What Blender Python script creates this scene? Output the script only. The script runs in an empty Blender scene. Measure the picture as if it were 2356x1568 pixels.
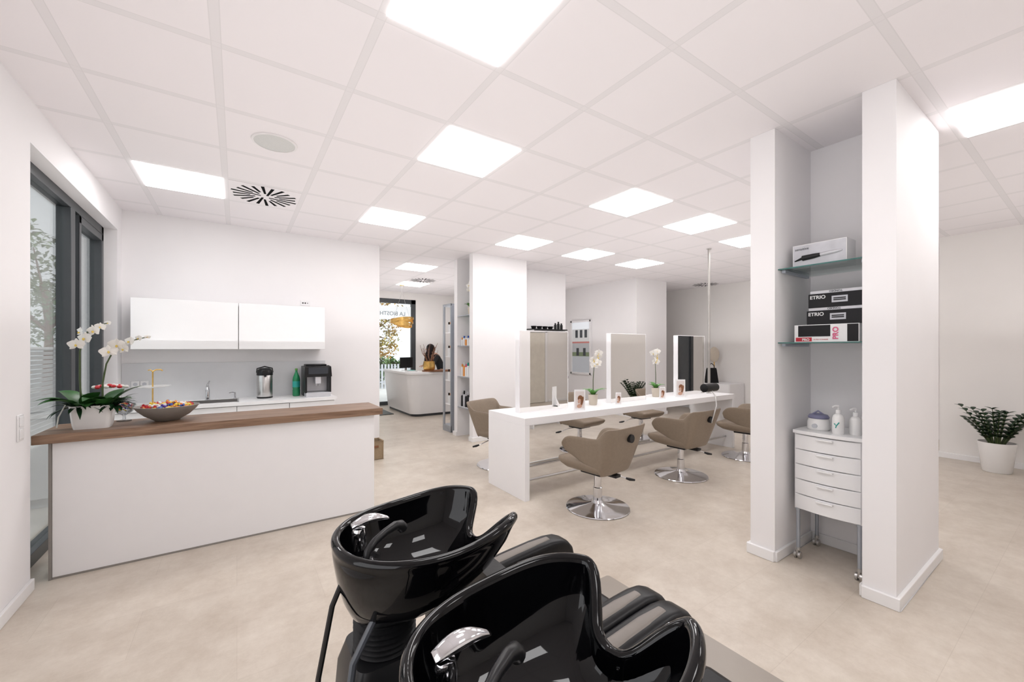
import bpy, bmesh, math, random
from mathutils import Vector, Matrix, Euler
random.seed(7)
scn=bpy.context.scene
COL=scn.collection
pi=math.pi
# ------------------------------------------------------------ materials
def M(name,col,rough=.5,metal=0,noise=.04,scale=8,bump=0,coat=0,emit=0,stretch=None,spec=None,col2=None):
    m=bpy.data.materials.new(name); m.use_nodes=True
    nt=m.node_tree; b=nt.nodes['Principled BSDF']
    b.inputs['Roughness'].default_value=rough; b.inputs['Metallic'].default_value=metal
    b.inputs['Coat Weight'].default_value=coat
    b.inputs['Coat Roughness'].default_value=.03
    if spec is not None: b.inputs['Specular IOR Level'].default_value=spec
    c=Vector(col[:3])
    tc=nt.nodes.new('ShaderNodeTexCoord'); mp=nt.nodes.new('ShaderNodeMapping')
    if stretch: mp.inputs['Scale'].default_value=stretch
    nz=nt.nodes.new('ShaderNodeTexNoise'); nz.inputs['Scale'].default_value=scale; nz.inputs['Detail'].default_value=5
    nt.links.new(tc.outputs['Object'],mp.inputs[0]); nt.links.new(mp.outputs[0],nz.inputs['Vector'])
    rp=nt.nodes.new('ShaderNodeValToRGB'); rp.color_ramp.elements[0].position=.3; rp.color_ramp.elements[1].position=.7
    if col2 is None:
        lo=[max(0,x*(1-noise)) for x in c]; hi=[min(1,x*(1+noise)) for x in c]
    else: lo=list(c); hi=list(col2)
    rp.color_ramp.elements[0].color=(*lo,1); rp.color_ramp.elements[1].color=(*hi,1)
    nt.links.new(nz.outputs['Fac'],rp.inputs[0]); nt.links.new(rp.outputs[0],b.inputs['Base Color'])
    if bump:
        bp=nt.nodes.new('ShaderNodeBump'); bp.inputs['Strength'].default_value=bump; bp.inputs['Distance'].default_value=.002
        nt.links.new(nz.outputs['Fac'],bp.inputs['Height']); nt.links.new(bp.outputs[0],b.inputs['Normal'])
    if emit:
        b.inputs['Emission Color'].default_value=(*c,1); b.inputs['Emission Strength'].default_value=emit
    return m
def glassM(name,tint=(1,1,1),refl=.12,edge=None):
    m=bpy.data.materials.new(name); m.use_nodes=True; nt=m.node_tree; nt.nodes.clear()
    o=nt.nodes.new('ShaderNodeOutputMaterial'); t=nt.nodes.new('ShaderNodeBsdfTransparent'); g=nt.nodes.new('ShaderNodeBsdfGlossy')
    t.inputs[0].default_value=(*tint,1); g.inputs['Roughness'].default_value=.02
    lw=nt.nodes.new('ShaderNodeLayerWeight'); lw.inputs['Blend'].default_value=.25
    ma=nt.nodes.new('ShaderNodeMath'); ma.operation='MULTIPLY_ADD'; ma.inputs[1].default_value=.7; ma.inputs[2].default_value=refl*.4
    mx=nt.nodes.new('ShaderNodeMixShader')
    nt.links.new(lw.outputs['Fresnel'],ma.inputs[0]); nt.links.new(ma.outputs[0],mx.inputs[0])
    nt.links.new(t.outputs[0],mx.inputs[1]); nt.links.new(g.outputs[0],mx.inputs[2]); nt.links.new(mx.outputs[0],o.inputs[0])
    return m
mWall=M('wall_paint',(.89,.872,.878),.75,noise=.008,scale=3,bump=.05)
mWarm=M('wall_paint_warm',(.88,.856,.834),.75,noise=.008,scale=3)
mBase=M('skirting_white',(.89,.88,.88),.4,noise=.01)
mWhite=M('white_lacquer',(.88,.875,.88),.25,noise=.006)
mWhiteM=M('white_matt',(.89,.88,.89),.45,noise=.006)
mCeramic=M('white_ceramic',(.85,.84,.83),.2,noise=.01)
mGrey=M('anthracite_frame',(.045,.05,.055),.4,noise=.05)
mBlack=M('black_gloss_ceramic',(.0015,.0015,.002),.035,noise=.1,spec=.30)
mBlkP=M('black_plastic',(.009,.009,.010),.35,noise=.1,spec=.35)
mLeather=M('black_leather',(.006,.006,.007),.36,noise=.2,scale=60,bump=.15,spec=.28)
mTaupe=M('taupe_leather',(.26,.205,.155),.42,noise=.05,scale=40,bump=.1,spec=.3)
mTaupeL=M('taupe_strip',(.20,.175,.155),.45,noise=.04,scale=30)
mPlate=M('taupe_floor_plate',(.34,.30,.26),.4,noise=.03,scale=5)
mChrome=M('chrome',(.70,.70,.72),.08,1,noise=.02)
mSteel=M('brushed_steel',(.58,.57,.56),.28,1,noise=.06,stretch=(1,1,20))
mAlu=M('grey_metal',(.42,.45,.5),.4,.6,noise=.03)
mMirror=M('mirror_silver',(.90,.89,.87),.01,1,noise=0)
mGlass=glassM('window_glass',(.97,.99,.985),.1)
mShelfG=glassM('shelf_glass',(.88,.95,.935),.18)
mEdgeG=M('glass_edge_green',(.05,.16,.145),.15,noise=.1)
mClear=glassM('clear_glass',(.93,.95,.96),.3)
mGold=M('gold_leaf',(.78,.50,.16),.3,1,noise=.12,scale=20)
mGreen=M('leaf_green',(.03,.12,.025),.35,noise=.35,scale=12)
mGreen2=M('leaf_dark_green',(.009,.036,.012),.3,noise=.4,scale=10,spec=.35)
mGreenL=M('leaf_bright_green',(.09,.26,.05),.4,noise=.3,scale=12)
mStem=M('stem_green',(.06,.09,.03),.5,noise=.2)
mPetal=M('white_petal',(.88,.86,.82),.5,noise=.03)
mLip=M('yellow_lip',(.75,.55,.12),.5,noise=.2)
mRed=M('red_petal',(.6,.03,.04),.4,noise=.2,scale=30)
mPot=M('beige_pot',(.60,.53,.44),.5,noise=.05)
mStone=M('grey_stoneware',(.27,.25,.23),.45,noise=.06,scale=20)
mSplash=M('grey_splashback',(.70,.705,.72),.35,noise=.03,scale=4,bump=.05)
mBrown=M('brown_wood_trim',(.22,.09,.04),.35,noise=.2,stretch=(1,12,12))
mBottleG=M('green_bottle',(.02,.22,.09),.15,noise=.1,spec=.4)
mLabelW=M('label_white',(.8,.8,.8),.5)
mSkin=M('skin',(.55,.33,.24),.5,noise=.04)
mHair=M('dark_hair',(.009,.004,.004),.5,noise=.5,scale=40,stretch=(12,12,1),bump=.4,spec=.2)
mCloth=M('black_cloth',(.012,.012,.014),.8,noise=.2)
mBox=M('fabric_bin',(.33,.24,.15),.8,noise=.12,scale=60)
mSilver=M('silver_card',(.6,.6,.63),.35,.3,noise=.03)
mBoxBlk=M('black_carton',(.006,.006,.008),.35,noise=.1,spec=.3)
mPink=M('pink_print',(.75,.12,.25),.5)
mRedP=M('red_print',(.55,.02,.04),.5)
mGreyP=M('grey_print',(.55,.56,.6),.5)
mTeal=M('teal_print',(.02,.35,.30),.5)
mPanel=M('light_panel',(1,.985,.985),.5,noise=0,emit=9.5)
mPanelF=M('panel_rim',(.8,.78,.78),.5)
mSpk=M('speaker_grille',(.64,.645,.63),.6,noise=.05,scale=200)
mVent=M('vent_slot',(.004,.004,.004),.9,spec=.1)
mPatio=M('terrace_paving',(.62,.60,.58),.7,noise=.1,scale=3)
mHedge=M('foliage_green',(.16,.25,.10),.8,noise=.6,scale=2)
mAut=M('foliage_autumn',(.62,.30,.07),.8,noise=.5,scale=1.2,col2=(.28,.34,.08))
mDarkG=M('dark_window',(.06,.07,.08),.2)
mOrange=M('orange_plastic',(.75,.30,.06),.35)
mBlue=M('blue_plastic',(.03,.10,.42),.35)
mYellow=M('yellow_wrap',(.8,.6,.05),.35)
mViolet=M('violet_wrap',(.12,.05,.35),.35)
mMirrFr=M('lilac_lid',(.20,.20,.32),.4)

def wood():
    m=bpy.data.materials.new('oak_worktop'); m.use_nodes=True; nt=m.node_tree; b=nt.nodes['Principled BSDF']
    tc=nt.nodes.new('ShaderNodeTexCoord'); mp=nt.nodes.new('ShaderNodeMapping'); mp.inputs['Scale'].default_value=(1.2,14,14)
    n=nt.nodes.new('ShaderNodeTexNoise'); n.inputs['Scale'].default_value=2.2; n.inputs['Detail'].default_value=9; n.inputs['Distortion'].default_value=1.2
    r=nt.nodes.new('ShaderNodeValToRGB'); e=r.color_ramp.elements
    e[0].position=.3; e[0].color=(.14,.074,.042,1); e[1].position=.72; e[1].color=(.345,.22,.145,1)
    nt.links.new(tc.outputs['Object'],mp.inputs[0]); nt.links.new(mp.outputs[0],n.inputs['Vector']); nt.links.new(n.outputs['Fac'],r.inputs[0]); nt.links.new(r.outputs[0],b.inputs['Base Color'])
    b.inputs['Roughness'].default_value=.42
    return m
mWood=wood()
def floorM():
    m=bpy.data.materials.new('vinyl_stone_floor'); m.use_nodes=True; nt=m.node_tree; b=nt.nodes['Principled BSDF']
    g=nt.nodes.new('ShaderNodeNewGeometry')
    n=nt.nodes.new('ShaderNodeTexNoise'); n.inputs['Scale'].default_value=3.0; n.inputs['Detail'].default_value=14; n.inputs['Roughness'].default_value=.78
    nt.links.new(g.outputs['Position'],n.inputs['Vector'])
    r=nt.nodes.new('ShaderNodeValToRGB'); e=r.color_ramp.elements
    e[0].position=.33; e[0].color=(.535,.46,.382,1); e[1].position=.66; e[1].color=(.70,.632,.55,1)
    nt.links.new(n.outputs['Fac'],r.inputs[0])
    br=nt.nodes.new('ShaderNodeTexBrick'); br.inputs['Scale'].default_value=1.0; br.offset=.5
    br.inputs['Brick Width'].default_value=.92; br.inputs['Row Height'].default_value=.46; br.inputs['Mortar Size'].default_value=.0015
    br.inputs['Color1'].default_value=(1,1,1,1); br.inputs['Color2'].default_value=(.94,.935,.93,1); br.inputs['Mortar'].default_value=(.88,.87,.86,1)
    nt.links.new(g.outputs['Position'],br.inputs['Vector'])
    mx=nt.nodes.new('ShaderNodeMix'); mx.data_type='RGBA'; mx.blend_type='MULTIPLY'; mx.inputs[0].default_value=1
    nt.links.new(r.outputs[0],mx.inputs[6]); nt.links.new(br.outputs['Color'],mx.inputs[7]); nt.links.new(mx.outputs[2],b.inputs['Base Color'])
    b.inputs['Roughness'].default_value=.33; b.inputs['Specular IOR Level'].default_value=.4
    return m
mFloor=floorM()
P=.672; TW=.624; GX=1.277; GY=2.679; CZ=3.16
def ceilM():
    m=bpy.data.materials.new('ceiling_tiles'); m.use_nodes=True; nt=m.node_tree; b=nt.nodes['Principled BSDF']
    g=nt.nodes.new('ShaderNodeNewGeometry'); s=nt.nodes.new('ShaderNodeSeparateXYZ'); nt.links.new(g.outputs['Position'],s.inputs[0])
    def mth(op,a,b_,c=None):
        n=nt.nodes.new('ShaderNodeMath'); n.operation=op
        for i,x in enumerate((a,b_,c)):
            if x is None: continue
            if isinstance(x,(int,float)): n.inputs[i].default_value=x
            else: nt.links.new(x,n.inputs[i])
        return n.outputs[0]
    def band(o,g0,w0,w1):
        t=mth('ADD',o,-(g0-.048)+P*60); t=mth('MODULO',t,P)
        lo=mth('GREATER_THAN',t,w0); hi=mth('LESS_THAN',t,w1); return mth('MULTIPLY',lo,hi)
    bx=mth('MAXIMUM',band(s.outputs[0],GX,0,.048),band(s.outputs[1],GY,0,.048))
    l1=mth('MAXIMUM',band(s.outputs[0],GX,-.1,.005),band(s.outputs[1],GY,-.1,.005))
    l2=mth('MAXIMUM',band(s.outputs[0],GX,.044,.049),band(s.outputs[1],GY,.044,.049))
    ln=mth('MAXIMUM',l1,l2)  # thin shadow lines along the band edges, painted into the tile colour
    m1=nt.nodes.new('ShaderNodeMix'); m1.data_type='RGBA'; nt.links.new(bx,m1.inputs[0])
    m1.inputs[6].default_value=(.86,.825,.84,1); m1.inputs[7].default_value=(.795,.77,.78,1)
    m2=nt.nodes.new('ShaderNodeMix'); m2.data_type='RGBA'; nt.links.new(mth('MULTIPLY',ln,.35),m2.inputs[0])
    nt.links.new(m1.outputs[2],m2.inputs[6]); m2.inputs[7].default_value=(.66,.64,.645,1)
    nt.links.new(m2.outputs[2],b.inputs['Base Color']); b.inputs['Roughness'].default_value=.8
    return m
mCeil=ceilM()
# ------------------------------------------------------------ mesh builder
class B:
    def __init__(s): s.v=[];s.f=[];s.m=[];s.cur=0
    def add(s,vs,fs):
        o=len(s.v); s.v+= [tuple(x) for x in vs]
        for f in fs: s.f.append(tuple(o+i for i in f)); s.m.append(s.cur)
        return s
    def mat(s,i): s.cur=i; return s
    def box(s,x0,x1,y0,y1,z0,z1):
        return s.add([(x0,y0,z0),(x1,y0,z0),(x1,y1,z0),(x0,y1,z0),(x0,y0,z1),(x1,y0,z1),(x1,y1,z1),(x0,y1,z1)],
          [(0,3,2,1),(4,5,6,7),(0,1,5,4),(1,2,6,5),(2,3,7,6),(3,0,4,7)])
    def tube(s,pts,r,seg=12,cap=True):
        pts=[Vector(p) for p in pts]; n=len(pts)
        rr=r if isinstance(r,(list,tuple)) else [r]*n
        t=(pts[1]-pts[0]).normalized(); up=Vector((0,0,1)) if abs(t.z)<.9 else Vector((1,0,0))
        nx=t.cross(up).normalized(); vs=[]
        for i,p in enumerate(pts):
            if i==0: tt=pts[1]-pts[0]
            elif i==n-1: tt=pts[-1]-pts[-2]
            else: tt=(pts[i+1]-pts[i-1])
            tt.normalize(); nx=(nx-tt*nx.dot(tt)).normalized(); ny=tt.cross(nx)
            for k in range(seg):
                a=2*pi*k/seg; vs.append(p+(nx*math.cos(a)+ny*math.sin(a))*rr[i])
        fs=[]
        for i in range(n-1):
            for k in range(seg):
                k2=(k+1)%seg; fs.append((i*seg+k,i*seg+k2,(i+1)*seg+k2,(i+1)*seg+k))
        if cap: fs.append(tuple(range(seg-1,-1,-1))); fs.append(tuple((n-1)*seg+k for k in range(seg)))
        return s.add(vs,fs)
    def cyl(s,p0,p1,r0,r1=None,seg=24): return s.tube([p0,p1],[r0,r0 if r1 is None else r1],seg)
    def lathe(s,prof,c=(0,0,0),seg=32,sx=1,sy=1):
        vs=[];fs=[];n=len(prof)
        for r,z in prof:
            for k in range(seg):
                a=2*pi*k/seg; vs.append((c[0]+r*sx*math.cos(a),c[1]+r*sy*math.sin(a),c[2]+z))
        for i in range(n-1):
            for k in range(seg):
                k2=(k+1)%seg; fs.append((i*seg+k,i*seg+k2,(i+1)*seg+k2,(i+1)*seg+k))
        return s.add(vs,fs)
    def ell(s,c,r,seg=16,rings=8,rot=None):
        vs=[];fs=[]
        for i in range(rings+1):
            th=pi*i/rings
            for k in range(seg):
                a=2*pi*k/seg; p=Vector((r[0]*math.sin(th)*math.cos(a),r[1]*math.sin(th)*math.sin(a),r[2]*math.cos(th)))
                if rot: p=rot@p
                vs.append(p+Vector(c))
        for i in range(rings):
            for k in range(seg):
                k2=(k+1)%seg; fs.append((i*seg+k,(i+1)*seg+k,(i+1)*seg+k2,i*seg+k2))
        return s.add(vs,fs)
    def loft(s,rings,cap=True):
        n=len(rings[0]); vs=[p for r in rings for p in r]; fs=[]
        for i in range(len(rings)-1):
            for k in range(n):
                k2=(k+1)%n; fs.append((i*n+k,i*n+k2,(i+1)*n+k2,(i+1)*n+k))
        if cap: fs.append(tuple(range(n-1,-1,-1))); fs.append(tuple((len(rings)-1)*n+k for k in range(n)))
        return s.add(vs,fs)
    def prism(s,pts,z0,z1,pts2=None):
        pts2=pts2 or pts
        return s.loft([[(x,y,z0) for x,y in pts],[(x,y,z1) for x,y in pts2]])
    def leaf(s,base,az,el,L,W,droop=.6,n=7,fold=.25,tip=1.0):
        p=Vector(base); a=el; d=L/n; vs=[]
        for i in range(n+1):
            t=i/n; w=W*.5*(math.sin(pi*min(1,(t*.92+.08))**tip)) if i<n else .0005
            dirv=Vector((math.cos(az)*math.cos(a),math.sin(az)*math.cos(a),math.sin(a)))
            side=Vector((-math.sin(az),math.cos(az),0)); up=side.cross(dirv)*-1
            vs+= [p+side*w+up*w*fold, p.copy(), p-side*w+up*w*fold]
            p=p+dirv*d; a-=droop/n
        fs=[]
        for i in range(n):
            for k in range(2): fs.append((i*3+k,i*3+k+1,(i+1)*3+k+1,(i+1)*3+k))
        return s.add(vs,fs)
    def mesh(s,name,mats,smooth=True,ang=40):
        me=bpy.data.meshes.new(name); me.from_pydata(s.v,[],s.f)
        if not isinstance(mats,(list,tuple)): mats=[mats]
        for m in mats: me.materials.append(m)
        for p,i in zip(me.polygons,s.m): p.material_index=i
        bm=bmesh.new(); bm.from_mesh(me); bmesh.ops.remove_doubles(bm,verts=bm.verts,dist=1e-5)
        bmesh.ops.recalc_face_normals(bm,faces=bm.faces); bm.to_mesh(me); bm.free()
        if smooth:
            me.shade_smooth(); me.set_sharp_from_angle(angle=math.radians(ang))
        return me
    def obj(s,name,mats,parent=None,loc=(0,0,0),rot=(0,0,0),smooth=True,bevel=0,sub=0,ang=40,**pr):
        me=s.mesh(name,mats,smooth,ang); o=bpy.data.objects.new(name,me); COL.objects.link(o)
        o.location=loc; o.rotation_euler=rot
        if parent: o.parent=parent
        if bevel:
            md=o.modifiers.new('bevel','BEVEL'); md.width=bevel; md.segments=3; md.limit_method='ANGLE'; md.angle_limit=math.radians(35)
            me.shade_smooth(); me.set_sharp_from_angle(angle=math.radians(60))
        if sub:
            md=o.modifiers.new('sub','SUBSURF'); md.levels=sub; md.render_levels=sub; me.shade_smooth()
        for k,v in pr.items(): o[k]=v
        return o
def root(name,loc,label,category,rz=0,**pr):
    o=bpy.data.objects.new(name,None); COL.objects.link(o); o.location=loc; o.rotation_euler=(0,0,rz); o.empty_display_size=.1
    o['label']=label; o['category']=category
    for k,v in pr.items(): o[k]=v
    return o
def clone(o,loc=None,rz=None,parent=None,**pr):
    c=o.copy(); COL.objects.link(c)
    if parent is not None: c.parent=parent
    if loc is not None: c.location=loc
    if rz is not None: c.rotation_euler=(c.rotation_euler[0],c.rotation_euler[1],rz)
    for k,v in pr.items(): c[k]=v
    for ch in list(o.children): clone(ch,parent=c)
    return c
def text(s,size,mat,parent,loc,rot,name='lettering',bold=0,ext=.0006,align='LEFT',**pr):
    cu=bpy.data.curves.new('t','FONT'); cu.body=s; cu.size=size; cu.extrude=ext; cu.offset=bold; cu.align_x=align
    t=bpy.data.objects.new('t',cu); COL.objects.link(t); bpy.context.view_layer.update()
    me=bpy.data.meshes.new_from_object(t.evaluated_get(bpy.context.evaluated_depsgraph_get()))
    bpy.data.objects.remove(t); me.materials.clear(); me.materials.append(mat)
    o=bpy.data.objects.new(name,me); COL.objects.link(o); o.location=loc; o.rotation_euler=rot
    if parent: o.parent=parent
    for k,v in pr.items(): o[k]=v
    return o
def arc(cx,cy,r,a0,a1,n):
    return [(cx+r*math.cos(math.radians(a0+(a1-a0)*i/n)),cy+r*math.sin(math.radians(a0+(a1-a0)*i/n))) for i in range(n+1)]
def rrect(x0,x1,y0,y1,r,n=5):
    return arc(x1-r,y1-r,r,0,90,n)+arc(x0+r,y1-r,r,90,180,n)+arc(x0+r,y0+r,r,180,270,n)+arc(x1-r,y0+r,r,270,360,n)
S=dict(kind='structure',smooth=False)
# ------------------------------------------------------------ shell
B().box(-1.4,10.2,-2.2,11.45,-.1,0).obj('floor',mFloor,label='beige stone-look vinyl floor',category='floor',**S)
B().box(-1.4,10.2,-2.2,11.45,CZ,CZ+.1).obj('ceiling',mCeil,label='white suspended ceiling with square tiles',category='ceiling',**S)
b=B(); b.box(-1.4,-1.1,-2.2,3.9,0,CZ); b.box(-1.4,-1.1,6.2,6.4,0,CZ); b.box(-1.4,-1.1,3.9,6.2,2.88,CZ)
b.obj('wall_left',mWall,label='white wall with a deep window opening',category='wall',**S)
B().box(-1.4,1.84,6.4,6.6,0,CZ).obj('wall_kitchen',mWall,label='white wall behind the kitchenette',category='wall',**S)
B().box(1.64,1.84,6.6,11.25,0,CZ).obj('wall_hall',mWarm,label='white wall beside the reception',category='wall',**S)
b=B(); b.box(1.64,2.7,11.25,11.45,0,CZ); b.box(4.27,10.2,11.25,11.45,0,CZ); b.box(2.7,4.27,11.25,11.45,2.96,CZ)
b.obj('wall_north',mWarm,label='cream wall behind the reception with a glazed door',category='wall',**S)
B().box(10,10.2,1.4,11.25,0,CZ).obj('wall_east',mWarm,label='cream end wall',category='wall',**S)
B().box(8.6,10,1.2,1.4,0,CZ).obj('wall_return',mWarm,label='cream wall return',category='wall',**S)
B().box(8.4,8.6,-2.0,1.4,0,CZ).obj('wall_right',mWarm,label='cream wall behind the potted plant',category='wall',**S)
B().box(-1.1,8.6,-2.2,-2.0,0,CZ).obj('wall_south',mWarm,label='white wall with a door',category='wall',**S)
# column with niche shelves (centre)
b=B(); b.box(3.26,4.37,5.98,6.1,0,CZ); b.box(3.26,4.37,6.56,6.68,0,CZ); b.box(3.7,4.37,6.1,6.56,0,CZ)
b.obj('wall_pillar',mWall,label='wide white pillar with an open shelf niche',category='pillar',**S)
B().box(4.37,5.86,6.6,7.0,0,CZ).obj('wall_block',mWall,label='white wall segment beside the pillar',category='wall',**S)
B().box(7.45,8.54,6.0,8.6,0,CZ).obj('wall_column',mWall,label='white protruding wall block',category='wall',**S)
B().box(5.3,7.45,8.4,8.6,0,CZ).obj('wall_alcove',mWarm,label='cream alcove wall',category='wall',**S)
# near pillar with niche
b=B(); b.box(3.25,4.3,.72,.88,0,CZ); b.box(3.25,4.3,1.38,1.55,0,CZ); b.box(3.88,4.3,.88,1.38,0,CZ)
b.obj('wall_niche',mWall,label='white pillar with a tall recessed niche',category='pillar',**S)
def bb(nm,boxes):
    b=B()
    for x0,x1,y0,y1 in boxes: b.box(x0,x1,y0,y1,0,.075)
    b.obj(nm,mBase,kind='structure',label='white skirting board',category='skirting board',bevel=.004)
bb('baseboard_left',[(-1.1,-1.08,-2,3.9)])
bb('baseboard_niche',[(3.23,3.25,.70,.88),(3.25,4.32,.70,.72),(4.3,4.32,.72,1.57),(3.23,3.25,1.38,1.57),(3.25,4.3,1.55,1.57),(3.25,3.88,1.365,1.38),(3.25,3.88,.88,.895),(3.865,3.88,.895,1.365)])
bb('baseboard_right',[(8.38,8.4,-2,1.42),(8.4,10,1.4,1.42)])
bb('baseboard_pillar',[(3.24,4.39,5.96,5.98),(3.24,3.26,5.98,6.1),(3.24,3.26,6.56,6.7),(4.37,4.39,5.98,6.6),(4.39,5.88,6.58,6.6)])
bb('baseboard_column',[(7.43,8.56,5.98,6.0),(7.43,7.45,6.0,8.4),(8.54,8.56,6.0,8.6)])
bb('baseboard_north',[(4.27,10,11.23,11.25)])
bb('baseboard_east',[(9.98,10,1.42,11.23)])
bb('baseboard_kitchen',[(1.12,1.84,6.38,6.4),(1.84,1.86,6.38,11.2)])
bb('baseboard_south',[(-1.08,6.5,-2,-1.98),(7.6,8.38,-2,-1.98)])
# left window
b=B()
X0,X1=-1.30,-1.21
b.box(X0,X1,3.9,3.97,0,2.88).box(X0,X1,6.13,6.2,0,2.88).box(X0,X1,3.9,6.2,2.80,2.88).box(X0,X1,3.9,6.2,0,.09)
b.box(X0,X1+.005,5.13,5.24,.09,2.80)
b.box(X0+.01,X1+.015,5.31,5.37,.1,2.78).box(X0+.01,X1+.015,6.06,6.12,.1,2.78).box(X0+.01,X1+.015,5.31,6.12,2.71,2.78).box(X0+.01,X1+.015,5.31,6.12,.1,.19)
w=b.obj('window_1',mGrey,kind='structure',label='floor-height anthracite framed window',category='window',bevel=.004)
B().box(-1.262,-1.254,3.97,5.13,.09,2.8).box(-1.262,-1.254,5.37,6.06,.19,2.71).obj('glass',mGlass,w,smooth=False)
B().box(-1.20,-1.185,5.26,5.28,1.0,1.14).obj('window_handle',mSteel,w,bevel=.003)
# north glazed door
b=B(); Y0,Y1=11.27,11.35
b.box(2.7,2.8,Y0,Y1,0,2.96).box(4.14,4.27,Y0,Y1,0,2.96).box(2.7,4.27,Y0,Y1,2.84,2.96).box(2.7,4.27,Y0,Y1,0,.1)
w=b.obj('window_2',mGrey,kind='structure',label='dark framed shop window with mirrored lettering',category='window',bevel=.004)
B().box(2.8,4.14,11.305,11.315,.1,2.84).obj('glass',mGlass,w,smooth=False)
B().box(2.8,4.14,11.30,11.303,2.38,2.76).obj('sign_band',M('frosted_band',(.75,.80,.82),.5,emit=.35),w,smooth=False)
text('LA BIOSTHETIQUE',.15,M('sign_grey',(.22,.24,.27),.5),w,(3.98,11.296,2.5),(pi/2,0,pi),'lettering',label='grey lettering seen from behind')
# small alcove window
b=B(); b.box(7.41,7.45,7.40,7.45,.9,2.3).box(7.41,7.45,8.1,8.15,.9,2.3).box(7.41,7.45,7.4,8.15,2.25,2.3).box(7.41,7.45,7.4,8.15,.9,.95)
w=b.obj('window_3',mWhiteM,kind='structure',label='white framed window showing a street',category='window',bevel=.003)
def street():
    m=bpy.data.materials.new('street_view'); m.use_nodes=True; nt=m.node_tree; bs=nt.nodes['Principled BSDF']
    g=nt.nodes.new('ShaderNodeNewGeometry'); s=nt.nodes.new('ShaderNodeSeparateXYZ'); nt.links.new(g.outputs['Position'],s.inputs[0])
    mr=nt.nodes.new('ShaderNodeMapRange'); mr.inputs[1].default_value=.95; mr.inputs[2].default_value=2.25; nt.links.new(s.outputs[2],mr.inputs[0])
    r=nt.nodes.new('ShaderNodeValToRGB'); r.color_ramp.interpolation='CONSTANT'; e=r.color_ramp.elements
    e[0].position=0; e[0].color=(.42,.44,.47,1); e[1].position=.86; e[1].color=(.8,.85,.9,1)
    for p,c in ((.32,(.16,.20,.12)),(.40,(.40,.41,.42)),(.58,(.45,.16,.14)),(.61,(.55,.56,.56))):
        x=e.new(p); x.color=(*c,1)
    nt.links.new(mr.outputs[0],r.inputs[0]); nt.links.new(r.outputs[0],bs.inputs['Base Color']); bs.inputs['Roughness'].default_value=.15
    nt.links.new(r.outputs[0],bs.inputs['Emission Color']); bs.inputs['Emission Strength'].default_value=.25
    return m
B().box(7.435,7.445,7.45,8.1,.95,2.25).obj('glass',street(),w,smooth=False)
b=B()
for y,z in ((7.55,1.85),(7.72,1.85),(7.89,1.85),(7.6,1.38),(7.85,1.38)): b.box(7.43,7.436,y,y+.09,z,z+.2)
b.obj('glazing_view',mDarkG,w,smooth=False)
# dark framed window on the return wall (seen in the last mirror)
b=B(); b.box(8.80,8.92,1.4,1.44,.3,2.6).box(9.38,9.48,1.4,1.44,.3,2.6).box(8.8,9.48,1.4,1.44,2.5,2.6).box(8.8,9.48,1.4,1.44,.3,.4)
w=b.obj('window_4',mGrey,kind='structure',label='narrow dark framed window',category='window',bevel=.004)
B().box(8.92,9.38,1.402,1.41,.4,2.5).obj('glass',mDarkG,w,smooth=False)
# south door
b=B(); b.box(6.55,6.63,-2,-1.97,0,2.12).box(7.47,7.55,-2,-1.97,0,2.12).box(6.55,7.55,-2,-1.97,2.04,2.12)
d=b.obj('door_1',mWhiteM,kind='structure',label='cream interior door in a white frame',category='door',bevel=.004)
B().box(6.645,7.455,-1.99,-1.965,.01,2.025).obj('door_leaf',M('door_cream',(.74,.70,.62),.4),d,bevel=.003)
b=B(); b.cyl((6.75,-1.965,1.05),(6.75,-1.945,1.05),.025); b.tube([(6.75,-1.945,1.05),(6.75,-1.91,1.05),(6.87,-1.91,1.05)],.01)
b.obj('door_handle',mSteel,d)
# ------------------------------------------------------------ ceiling fixtures
pm=B().box(0,TW,0,TW,-.006,.0).mesh('light_panel',mPanel,False)
for k,j in [(-1,-2),(0,0),(0,3),(-3,3),(3,0),(5,0),(7,0),(3,3),(5,3),(7,3),(2,7),(3,10),(4,-4),(-1,-5),(2,-5),(6,9)]:
    o=bpy.data.objects.new('ceiling_light_panel',pm); COL.objects.link(o); o.location=(GX+k*P,GY+j*P,CZ-.0005)
    o['label']='square white LED panel set flush in the ceiling'; o['category']='ceiling light'; o['group']='LED ceiling panels'
def cellc(k,j): return (GX+k*P+TW/2,GY+j*P+TW/2,CZ)
prev=None
for k,j in [(-2,3),(3,9),(12,4)]:
    if prev is None:
        r=root('ceiling_air_diffuser',cellc(k,j),'white square air diffuser with radial black slots','air vent',group='swirl air diffusers')
        B().box(-.31,.31,-.31,.31,-.004,-.0005).obj('diffuser_plate',M('diffuser_white',(.86,.825,.84),.7,noise=.01),r,smooth=False)
        b=B(); nsl=20
        for i in range(nsl):
            a=2*pi*(i+.5)/nsl; r0,r1=(.09,.300) if i%2==0 else (.13,.28)
            if i%5==0: r0=.04
            c,s_=math.cos(a),math.sin(a); off=.012
            vs=[]
            for rr,ww in ((r0,.010),(r1,.015)):
                for sg in (-1,1): vs.append((c*rr-s_*(off+sg*ww),s_*rr+c*(off+sg*ww),-.0055))
            vs2=[(x,y,-.004) for x,y,z in vs]
            b.add(vs+vs2,[(0,1,3,2),(4,6,7,5),(0,2,6,4),(1,5,7,3),(0,4,5,1),(2,3,7,6)])
        b.obj('diffuser_slots',mVent,r,smooth=False)
        prev=r
    else: clone(prev,loc=cellc(k,j))
r=root('ceiling_speaker',cellc(-2,1),'round flush ceiling speaker with pale grey grille','speaker')
B().lathe([(0,-.008),(.135,-.008),(.14,-.006)],seg=48).obj('grille',mSpk,r)
B().lathe([(.14,-.009),(.155,-.008),(.158,-.0005),(.14,-.0005),(.14,-.009)],seg=48).obj('speaker_rim',mPanelF,r)
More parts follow.
